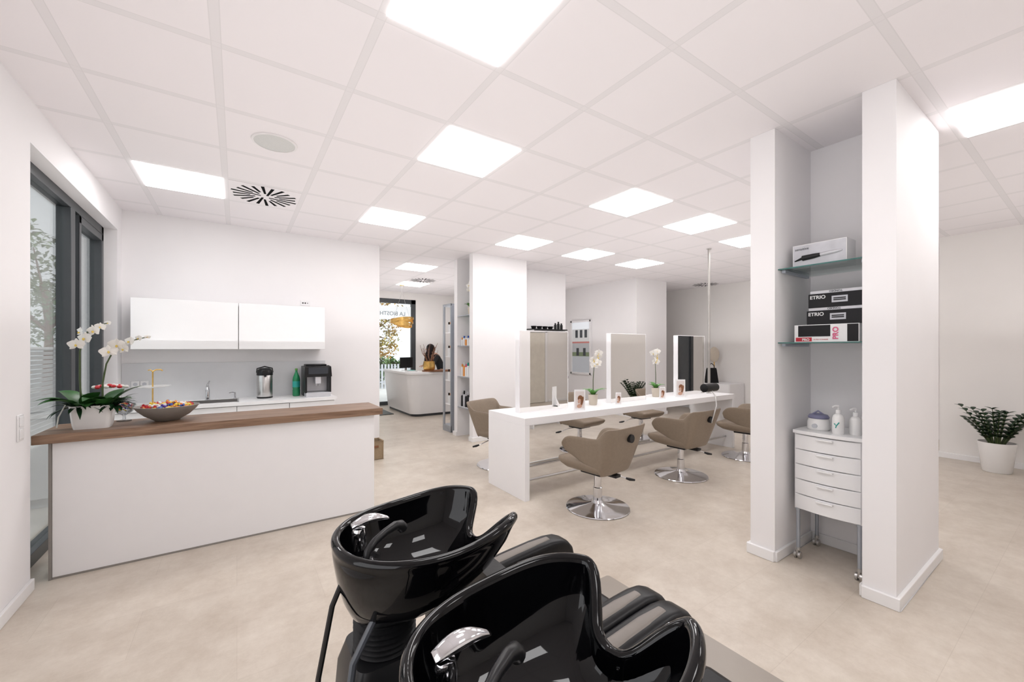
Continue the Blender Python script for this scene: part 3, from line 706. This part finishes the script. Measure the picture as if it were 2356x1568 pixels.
r=root('product_box',(3.50,1.13,z2),'white and pink hair tool carton','box')
B().box(-.08,.12,-.19,.19,0,.125).obj('carton',mWhite,r,bevel=.0015)
B().box(-.0815,-.0802,-.03,.165,.04,.12).obj('front_print',mBoxBlk,r,smooth=False)
B().box(-.0815,-.0802,.08,.18,.006,.034).obj('red_flash',mRedP,r,smooth=False)
B().box(-.0815,-.0802,-.185,-.125,.004,.121).obj('end_print',mBoxBlk,r,smooth=False)
text('PRO',.045,mPink,r,(-.0825,-.075,.018),(pi/2,-pi/2,-pi/2),bold=.0012)
text('PRO',.024,mLabelW,r,(-.0825,.14,.01),RT,bold=.001); text('ULTRA TITANIUM',.011,mRedP,r,(-.0825,.07,.015),RT)
for i,(zz,yy) in enumerate(((z2+.1255,1.075),(z2+.1255+.12,1.065))):
    r=root('product_box',(3.50,yy,zz),'black straightener carton with white lettering','box',group='black cartons on the glass shelf')
    B().box(-.07,.14,-.17,.17,0,.098).obj('carton',mBoxBlk,r,bevel=.0015)
    B().box(-.065,.14,-.16,.16,.0985,.1195).obj('carton_lid',mSilver,r,bevel=.0015)
    text('ETRIO',.034,mLabelW,r,(-.0715,.16,.062),RT,bold=.0008)
    text('TONDEO',.018,mDarkG,r,(-.066,-.03,.116),(pi/2,pi,-pi/2),bold=.0004)
    B().box(-.0715,-.0702,-.06,.03,.03,.075).obj('front_print',mGreyP,r,smooth=False)
    B().box(-.073,-.0716,-.05,.02,.055,.063).box(-.073,-.0716,-.05,.02,.043,.051).obj('printed_tool',mBlkP,r,smooth=False)
# cart
r=root('drawer_trolley',(3.62,1.13,0),'white bow-front drawer trolley on casters','trolley')
def bow(x,h,d,n=12,y=.195): return [(d,-y)]+[(d,y)]+[(x-h*(1-((2*i/n-1))**2),y-2*y*i/n) for i in range(n+1)]
B().prism([(-.17,-.2),(.2,-.2),(.2,.2),(-.17,.2)],.37,.93).obj('trolley_body',mWhiteM,r,bevel=.003)
B().prism(bow(-.19,.03,.205,y=.205),.93,.955).obj('trolley_top',mWhite,r,bevel=.003)
zs=[.375,.485,.595,.705,.815,.925]
for i in range(5):
    o=B().prism(bow(-.178,.03,-.171,y=.192),zs[i]+.003,zs[i+1]-.003).obj('drawer',mWhite,r,bevel=.003)
    B().box(-.228,-.207,-.05,.05,zs[i+1]-.022,zs[i+1]-.010).obj('drawer_handle',mWhite,o,bevel=.003)
for x in (-.16,.18):
    for y in (-.18,.18):
        B().cyl((x,y,.075),(x,y,.37),.012).cyl((x,y,.36),(x,y,.372),.016).obj('leg',mAlu,r)
        b=B(); b.cyl((x-.006,y-.02,.026),(x-.006,y-.006,.026),.0255).cyl((x-.006,y+.006,.026),(x-.006,y+.02,.026),.0255).box(x-.018,x+.012,y-.006,y+.006,.02,.065).cyl((x,y,.06),(x,y,.08),.014)
        b.obj('caster',mSteel,r)
r=root('wax_heater',(3.57,1.22,.955),'small white wax warmer with lilac lid','wax heater')
B().lathe([(0,0),(.062,0),(.07,.01),(.068,.06),(.06,.085),(.055,.09),(0,.09)],seg=36).obj('heater_body',mCeramic,r)
B().lathe([(.062,.085),(.066,.095),(.055,.112),(.02,.122),(0,.122)],seg=36).obj('heater_lid',mMirrFr,r)
B().cyl((-.068,0,.035),(-.08,0,.035),.016).obj('heater_dial',mGreyP,r)
B().tube([(-.02,.03,.115),(-.01,0,.14),(0,-.03,.115)],.006,8).obj('lid_handle',mMirrFr,r)
for (x,y,h,lab) in ((3.50,1.08,.15,'white pump bottle with green emblem'),(3.56,1.0,.135,'plain white pump bottle')):
    r=root('pump_bottle',(x,y,.955),lab,'bottle',group='pump bottles on the trolley')
    B().lathe([(0,0),(.032,0),(.035,.008),(.035,h*.75),(.028,h*.88),(.013,h*.95),(.013,h),(0,h)],seg=28).obj('bottle_body',mCeramic,r)
    B().lathe([(.015,h*.97),(.015,h+.02),(.005,h+.022),(.005,h+.045),(0,h+.045)],seg=16).tube([(.0,0,h+.045),(-.02,.01,h+.048),(-.04,.02,h+.04)],[.009,.007,.005],8).obj('pump_head',mWhite,r)
    if 'green' in lab: B().tube([(-.0345,.012,.075),(-.036,.0,.06),(-.0345,-.016,.085)],.004,6).tube([(-.036,0,.06),(-.036,.004,.045)],.003,6).obj('emblem',mTeal,r)
# ------------------------------------------------------------ zz plant
r=root('potted_plant',(7.97,.82,0),'dark green glossy plant in a white pot','potted plant')
B().lathe([(0,0),(.12,0),(.13,.01),(.165,.34),(.172,.375),(.160,.375),(.152,.33),(0,.32)],seg=48).obj('plant_pot',mCeramic,r)
B().lathe([(0,.335),(.153,.335)],seg=32).obj('soil',mBrown,r)
bs,bl=B(),B(); random.seed(11)
for i in range(19):
    az=i*2.4; ln=random.uniform(.36,.54); el=random.uniform(1.1,1.45); pts=[];p=Vector((.05*math.cos(az),.05*math.sin(az),.33)); a=el
    for k in range(9):
        pts.append(p.copy()); p=p+Vector((math.cos(az)*math.cos(a),math.sin(az)*math.cos(a),math.sin(a)))*ln/8; a-=random.uniform(.02,.075)
    bs.tube(pts,[.010-.0009*k for k in range(9)],6)
    for k in range(2,9):
        for sg in (-1,1):
            bl.leaf(pts[k],az+sg*.9,.6,.085,.054,.5,4)
bs.obj('stem',mStem,r); bl.obj('foliage',mGreen2,r,ang=80)
# ------------------------------------------------------------ pillar niche shelves with products
def prod(loc,h,rr,mb,mc,lab,grp):
    key=(h,rr,mb.name,mc.name)
    if key not in PC:
        b=B(); b.lathe([(0,0),(rr,0),(rr,h*.72),(rr*.6,h*.78)],seg=14); b.mat(1).lathe([(rr*.62,h*.76),(rr*.62,h),(0,h)],seg=14); PC[key]=b.mesh('bottle',[mb,mc])
    o=bpy.data.objects.new('product_bottle',PC[key]); COL.objects.link(o); o.location=loc; o['label']=lab; o['category']='bottle'; o['group']=grp
PC={}
for i,z in enumerate((2.13,1.60,1.06,.52)):
    r=root('niche_shelf',(3.48,6.33,z),'glass shelf in the pillar niche','shelf',group='shelves in the pillar niche')
    B().box(-.21,.218,-.228,.228,0,.014).obj('shelf_board',mWhiteM if i else mShelfG,r,smooth=False)
    B().box(-.215,-.21,-.228,.228,-.002,.014).obj('shelf_edge',mAlu,r,smooth=False)
sets={1:[(mLabelW,mBlue),(mLabelW,mOrange),(mLabelW,mBlue),(mOrange,mLabelW)],2:[(mOrange,mLabelW),(mLabelW,mOrange),(mLabelW,mTeal),(mLabelW,mPink)],3:[(mBlkP,mSilver),(mSilver,mBlkP),(mBlkP,mSilver)]}
for i,z in ((1,1.6145),(2,1.0745),(3,.5345)):
    for row,x in enumerate((3.34,3.45)):
        for q in range(6):
            mb,mc=sets[i][(q+row)%len(sets[i])]
            prod((x,6.14+q*.075,z),(.17,.24,.28)[i-1]-(.03*(q%2)),.024,mb,mc,'slim hair care bottle on the niche shelf','hair care bottles in the pillar niche')
ro=small_orchid((3.40,6.30,2.1445),.42,-.06,'white orchid on the top niche shelf'); ro['group']='orchid on the niche shelf'
r=root('tall_cabinet',(3.45,7.06,0),'tall grey display cabinet beside the pillar','cabinet')
B().box(-.16,-.14,-.17,-.15,0,2.4).box(-.16,-.14,.11,.17,0,2.4).box(.14,.16,-.17,.17,0,2.4).box(-.16,.16,-.17,.17,2.36,2.4).box(-.16,.16,-.17,.17,0,.12).box(-.14,.14,-.17,-.15,.12,2.36).obj('cabinet_body',mAlu,r,bevel=.003)
for z in (.5,.95,1.4,1.85): B().box(-.14,.14,-.15,.15,z,z+.015).obj('cabinet_shelf',mWhiteM,r,smooth=False)
for z in (.516,.966,1.416,1.866):
    for q in range(3): prod((3.36,6.96+q*.075,z),.2,.026,mLabelW,(mBlkP,mOrange)[q%2],'slim hair care bottle in the tall cabinet','hair care bottles in the tall cabinet')
# ------------------------------------------------------------ rack behind first mirror
r=root('tool_rack',(5.17,6.42,0),'wall rack with black shelves for hair tools','shelf')
B().box(-.42,-.40,-.14,.14,0,1.93).box(.40,.42,-.14,.14,0,1.93).obj('rack_side',mWhiteM,r,smooth=False)
for z in (.5,1.0,1.35,1.65,1.93): B().box(-.44,.44,-.16,.16,z,z+.02).obj('rack_board',mBlkP,r,smooth=False)
for z in (.521,1.021,1.371,1.671):
    for q in range(7): prod((4.85+q*.115,6.33,z),.17+.03*(q%2),.028,mBlkP,(mBlkP,mViolet,mSilver)[q%3],'dark hair product bottle on the rack','dark bottles on the rack')
for q in range(4):
    r=root('tint_bowl',(4.82+q*.14,6.36,1.951),'black hair tint bowl with handle','bowl',group='tint bowls on the rack')
    B().lathe([(0,0),(.04,0),(.055,.05),(.06,.055),(.05,.05),(.035,.01),(0,.01)],seg=20).obj('bowl_body',mBlkP,r); B().box(.05,.08,-.01,.01,.045,.055).obj('bowl_handle',mBlkP,r,bevel=.002)
for q in range(3): prod((5.39+q*.08,6.38,1.951),.13+.03*(q%2),.028,mBlkP,mBlkP,'black bottle on top of the rack','black bottles on top of the rack')
# ------------------------------------------------------------ far cabinet, bag and bust
r=root('low_sideboard',(9.55,5.4,0),'low white sideboard against the end wall','sideboard')
B().box(-.22,.43,-.5,.5,.06,.74).box(-.18,.40,-.46,.46,0,.06).obj('sideboard_body',mWhiteM,r,bevel=.003)
for y in (-.248,.248): B().box(-.238,-.222,y-.244,y+.244,.065,.735).obj('sideboard_door',mWhite,r,bevel=.002)
r=root('handbag',(9.48,5.42,.74),'black structured handbag on the sideboard','handbag',rz=yaw)
B().loft([[(x,y,0) for x,y in rrect(-.15,.15,-.07,.07,.02)],[(x,y,.32) for x,y in rrect(-.12,.12,-.035,.035,.02)],[(x,y,.36) for x,y in rrect(-.11,.11,-.02,.02,.015)]]).obj('bag_body',mLeather,r,ang=50)
B().tube([(-.07,0,.34),(-.06,0,.42),(0,0,.47),(.06,0,.42),(.07,0,.34)],.01,8).obj('bag_handle',mLeather,r)
r=root('decorative_fan',(9.74,5.50,.74),'pale shell-shaped ornament on a stand','ornament',rz=yaw)
B().cyl((0,0,0),(0,0,.5),.012).cyl((0,0,0),(0,0,.015),.08).obj('stand',mGold,r)
B().ell((0,0,.68),(.13,.02,.19),24,12).obj('shell_disc',mPot,r)
# ------------------------------------------------------------ reception
r=root('reception_desk',(0,0,0),'curved glossy white reception desk with wood trim','reception desk')
def desk(off,X=4.9):
    x0=3.2+off; y0=8.8+off; rd=.26-off*.5
    return arc(x0+rd,y0+rd,rd,180,270,10)+[(X,y0),(X,9.25),(3.75,9.25),(3.65,9.35),(3.65,10.7),(x0,10.7)]
B().prism(desk(.14),0,.06).obj('plinth',mGrey,r,smooth=False)
B().prism(desk(.10),.06,.97,desk(0)).obj('desk_body',mWhite,r,ang=30)
B().prism(desk(-.03),.97,1.03).obj('desk_top',mWhite,r,ang=30,bevel=.01)
B().prism(arc(3.75,8.93,.2,90,270,10)+[(4.9,8.73),(4.9,9.13)],1.031,1.06).obj('wood_ledge',mBrown,r,bevel=.004)
r=root('gold_planter',(3.72,8.95,1.06),'round gold planter with dark reddish twigs','potted plant')
B().lathe([(0,0),(.11,0),(.135,.03),(.14,.12),(.125,.20),(.13,.21),(.12,.21),(0,.17)],seg=32).obj('planter_pot',mGold,r)
b=B(); bl=B(); random.seed(5)
for i in range(14):
    az=i*2.4; p=Vector((.05*math.cos(az),.05*math.sin(az),.18)); pts=[p.copy()]
    for k in range(5):
        p=p+Vector((math.cos(az)*.03+random.uniform(-.02,.02),math.sin(az)*.03+random.uniform(-.02,.02),random.uniform(.05,.1))); pts.append(p.copy())
    b.tube(pts,[.008,.007,.006,.005,.004,.003],6)
    for k in range(1,4): bl.leaf(pts[k],az+k,.4,.05,.022,.5,4)
b.obj('twigs',mBrown,r); bl.obj('foliage',M('reddish_leaf',(.16,.07,.045),.5,noise=.5),r,ang=80)
r=root('computer_monitor',(3.46,9.75,1.0305),'flat black computer monitor on the desk','monitor',rz=.5)
B().box(-.22,.22,-.01,.015,.06,.32).obj('screen',mBlkP,r,bevel=.004); B().box(-.03,.03,0.01,.03,.0,.15).box(-.09,.09,-.06,.08,0,.008).obj('monitor_stand',mSteel,r)
r=root('paper_stack',(3.42,9.3,1.0305),'small stack of printed brochures','papers')
B().box(-.1,.1,-.14,.14,0,.02).obj('brochures',mLabelW,r,smooth=False); B().box(-.08,.08,-.12,.12,.02,.022).obj('cover_print',mTeal,r,smooth=False)
# pendant
r=root('pendant_lamp',(3.40,9.9,2.22),'gold ribbon ring pendant lamp','pendant lamp')
b=B()
for tilt,ph,R0,z in ((.30,0,.27,.02),(-.25,1.2,.24,-.04),(.2,2.4,.28,.05)):
    N=48; rings=[]
    for k in range(N+1):
        a=2*pi*k/N; zz=z+math.sin(a+ph)*R0*tilt; h=.030+.010*math.sin(2*a)
        rings.append([(R0*math.cos(a),R0*math.sin(a),zz-h),((R0+.004)*math.cos(a),(R0+.004)*math.sin(a),zz-h),((R0+.004)*math.cos(a),(R0+.004)*math.sin(a),zz+h),(R0*math.cos(a),R0*math.sin(a),zz+h)])
    b.loft(rings,cap=False)
b.obj('lamp_shade',mGold,r,ang=60)
B().tube([(-.2,0,.1),(0,0,.75)],.003,6).tube([(.2,0,.1),(0,0,.75)],.003,6).tube([(0,0,.75),(0,0,CZ-2.22)],.003,6).obj('suspension_wire',mSteel,r)
B().cyl((0,0,CZ-2.22-.03),(0,0,CZ-2.22),.06).obj('ceiling_rose',mGold,r)
B().box(2.75,3.1,9.6,10.9,0,.012).obj('door_mat',mBlkP,label='dark entrance door mat',category='door mat',bevel=.003)
# ------------------------------------------------------------ person
def skinmesh(name,verts,edges,rad,mat,parent,sub=2,rootv=0,label=None):
    me=bpy.data.meshes.new(name); me.from_pydata(verts,edges,[]); me.materials.append(mat)
    o=bpy.data.objects.new(name,me); COL.objects.link(o); o.parent=parent
    md=o.modifiers.new('skin','SKIN'); md.use_smooth_shade=True
    for i,v in enumerate(me.skin_vertices[0].data): 
        rr=rad[i]; v.radius=rr if isinstance(rr,tuple) else (rr,rr); v.use_root=(i==rootv)
    s_=o.modifiers.new('sub','SUBSURF'); s_.levels=sub; s_.render_levels=sub
    if label: o['label']=label
    return o
pr=root('person',(4.44,9.83,0),'person in black clothing with long dark hair bending over the desk','person',rz=pi-.25)
V=[(0,0,.95),(.03,0,1.10),(.10,0,1.25),(.17,0,1.37),(.22,0,1.44),(.27,0,1.50),(.32,0,1.56)]
Rr=[(.15,.11),(.125,.09),(.14,.10),(.14,.09),(.05,.05),(.06,.06),(.085,.095)]
E=[(0,1),(1,2),(2,3),(3,4),(4,5),(5,6)]
def chain(start,pts,rads):
    last=start
    for p,q in zip(pts,rads):
        V.append(p); Rr.append(q); E.append((last,len(V)-1)); last=len(V)-1
    return last
for sg in (-1,1):
    chain(0,[(0,sg*.09,.88),(.02,sg*.10,.50),(-.02,sg*.10,.10),(.10,sg*.11,.035),(.16,sg*.11,.03)],[.085,.058,.04,.035,.028])
    h=chain(3,[(.16,sg*.17,1.36),(.24,sg*.21,1.16),(.42,sg*.16,1.13),(.47,sg*.15,1.12)],[.05,.038,.028,.026])
    for f in range(4):
        chain(h,[(.51,sg*.15+(f-1.5)*.018,1.12),(.545,sg*.15+(f-1.5)*.02,1.105),(.565-.004*abs(f-1.5),sg*.15+(f-1.5)*.021,1.09)],[.009,.008,.007])
    chain(h,[(.48,sg*.11,1.11),(.505,sg*.095,1.10)],[.010,.008])
skinmesh('body',V,E,Rr,mSkin,pr)
b=B(); b.ell((.405,0,1.545),(.018,.012,.02),8,6); b.obj('nose',mSkin,pr)
B().ell((.395,.033,1.57),(.008,.012,.007),8,6).ell((.395,-.033,1.57),(.008,.012,.007),8,6).obj('eye',mBlkP,pr)
B().ell((.385,0,1.505),(.010,.024,.006),8,6).obj('mouth',mPink,pr)
SV=[(0,0,.93),(.03,0,1.10),(.10,0,1.25),(.17,0,1.37),(.20,0,1.41)]; SE=[(0,1),(1,2),(2,3),(3,4)]; SR=[(.165,.125),(.14,.105),(.155,.115),(.15,.10),(.07,.065)]
for sg in (-1,1):
    n0=len(SV); SV+=[(.16,sg*.175,1.36),(.24,sg*.212,1.16),(.40,sg*.165,1.135)]; SR+=[.062,.048,.038]; SE+=[(3,n0),(n0,n0+1),(n0+1,n0+2)]
skinmesh('shirt',SV,SE,SR,mCloth,pr)
TV=[(0,0,.97)];TR=[(.16,.12)];TE=[]
for sg in (-1,1):
    n0=len(TV); TV+=[(0,sg*.09,.88),(.02,sg*.10,.50),(-.02,sg*.10,.12)]; TR+=[.098,.072,.055]; TE+=[(0,n0),(n0,n0+1),(n0+1,n0+2)]
skinmesh('trousers',TV,TE,TR,mCloth,pr)
b=B(); b.ell((.295,0,1.59),(.105,.105,.10),20,12)
for i in range(34):
    a=-2.4+4.8*i/33+pi; px,py=.29+.092*math.cos(a),.092*math.sin(a)
    b.tube([(px,py,1.60),(px+.01,py*1.25,1.50),(px+.05,py*1.35,1.38),(px+.07,py*1.2,1.26),(px+.075,py*1.05,1.17+.03*math.sin(i*3))],[.02,.024,.024,.018,.006],7)
b.obj('hair',mHair,pr,ang=80,label='long dark brown loose hair')
# ------------------------------------------------------------ outdoors
B().box(-12,-1.4,-6,26,-.12,-.02).obj('terrace',mPatio,label='pale paved terrace outside the window',category='terrace',smooth=False,kind='structure')
B().box(-1.4,16,11.45,34,-.12,-.02).obj('street_ground',mPatio,label='pale pavement outside the shop window',category='pavement',smooth=False,kind='structure')
b=B()
for i in range(20): b.box(-2.75,-2.72,5,17,.1+i*.075,.16+i*.075)
for y in (5.0,8.9,12.9,16.92): b.box(-2.72,-2.64,y,y+.08,-.02,1.6)
b.obj('slatted_screen',mBase,label='white horizontal slatted garden screen',category='fence',smooth=False,kind='structure')
def blob(name,c,rx,ry,rz_,mat,lab,seed,n=2600,trunk=True,ls=.2):
    random.seed(seed); r=root(name,(c[0],c[1],-.018),lab,'tree' if trunk else 'hedge')
    b=B(); cl=[]
    for i in range(26):
        a=random.uniform(0,2*pi); q=math.sqrt(random.random())*.75; h=random.uniform(-.8,.8)
        cl.append(Vector((rx*q*math.cos(a),ry*q*math.sin(a),c[2]+rz_*h*math.sqrt(max(0,1-q*q*.6)))))
    for i in range(n):
        cc=cl[i%26]; v=Vector((random.gauss(0,1),random.gauss(0,1),random.gauss(0,1))).normalized()*random.uniform(.5,1)
        p=cc+Vector((v.x*rx*.34,v.y*ry*.34,v.z*rz_*.34))
        p.z=max(p.z,.08)
        b.leaf(p,random.uniform(0,6),random.uniform(-.8,1),ls,ls*.55,.5,2)
    b.obj('foliage',mat,r,ang=80)
    if trunk:
        t=B(); t.tube([(0,0,0),(.05,0,c[2]*.5),(0,0,c[2])],[.14,.11,.07],10)
        for q in cl[:8]: t.tube([(0.02,0,c[2]*.6),tuple(q*.5+Vector((0,0,c[2]*.42))),tuple(q)],[.05,.035,.015],6)
        t.obj('trunk',mBrown,r)
blob('garden_tree',(-5.4,20.5,3.6),1.9,1.9,1.9,mHedge,'green leafy tree beyond the terrace',1)
blob('garden_tree',(-5.6,14.5,4.0),1.7,1.9,1.7,mHedge,'green leafy tree beyond the terrace',2)
blob('autumn_tree',(5.3,20.5,2.7),1.7,1.2,1.9,mAut,'orange autumn tree across the street',3)
blob('autumn_tree',(9.2,21.0,3.0),1.5,1.2,1.6,mAut,'orange autumn tree across the street',4)
blob('hedge',(5.6,17.5,.6),2.4,.5,.6,mHedge,'dark green hedge behind the picket fence',6,trunk=False,n=1800)
b=B()
for i in range(40): b.box(3.2+i*.13,3.27+i*.13,16.3,16.33,-.02,.95)
b.box(3.1,8.5,16.33,16.36,.2,.27).box(3.1,8.5,16.33,16.36,.7,.77)
b.obj('picket_fence',mGreyP,label='weathered grey picket fence',category='fence',smooth=False)
# ------------------------------------------------------------ light
w=bpy.data.worlds.new('w'); scn.world=w; w.use_nodes=True; nt=w.node_tree; bg=nt.nodes['Background']
bg.inputs[0].default_value=(.92,.96,1,1); bg.inputs[1].default_value=1.4
sun=bpy.data.lights.new('sun','SUN'); sun.energy=2.0; sun.angle=.3; so=bpy.data.objects.new('sun',sun); COL.objects.link(so); so.rotation_euler=(.5,-.7,0)
def ceiling_fill(cx,cy,sx,sy,rad=1.75,z=1.65):  # unseen fill light added in mid-air to brighten the ceiling, no fixture
    l=bpy.data.lights.new('ceiling_fill','AREA'); l.shape='RECTANGLE'; l.size=sx; l.size_y=sy; l.energy=rad*sx*sy; l.color=(1,.98,.985)
    o=bpy.data.objects.new('ceiling_fill',l); COL.objects.link(o); o.location=(cx,cy,z); o.rotation_euler=(pi,0,0)
ceiling_fill(1.05,2.7,3.8,6.8,1.35); ceiling_fill(5.8,3.7,4.4,3.8,1.5); ceiling_fill(3.6,9.1,2.8,3.6,2.6); ceiling_fill(6.3,-.4,3.6,2.6,1.6); ceiling_fill(9.2,4.0,1.0,4.2); ceiling_fill(6.6,7.2,1.1,1.8,2.2)
# cool fill light added before the closed left wall to brighten the niche
l=bpy.data.lights.new('side_fill','AREA'); l.shape='RECTANGLE'; l.size=2.0; l.size_y=1.9; l.energy=26; l.color=(.93,.96,1)
o=bpy.data.objects.new('side_fill',l); COL.objects.link(o); o.location=(-1.0,.4,1.15); o.rotation_euler=(pi/2-.2,0,-pi/2)
# camera
cam=bpy.data.cameras.new('camera'); co=bpy.data.objects.new('camera',cam); COL.objects.link(co)
co.location=(0,0,1.55); co.rotation_euler=(pi/2,0,math.radians(-34.1)); cam.lens=36*935/2356; cam.sensor_width=36; cam.shift_y=.008; cam.clip_start=.02
scn.camera=co
scn.view_settings.view_transform='Standard'; scn.view_settings.look='None'; scn.view_settings.exposure=0.12
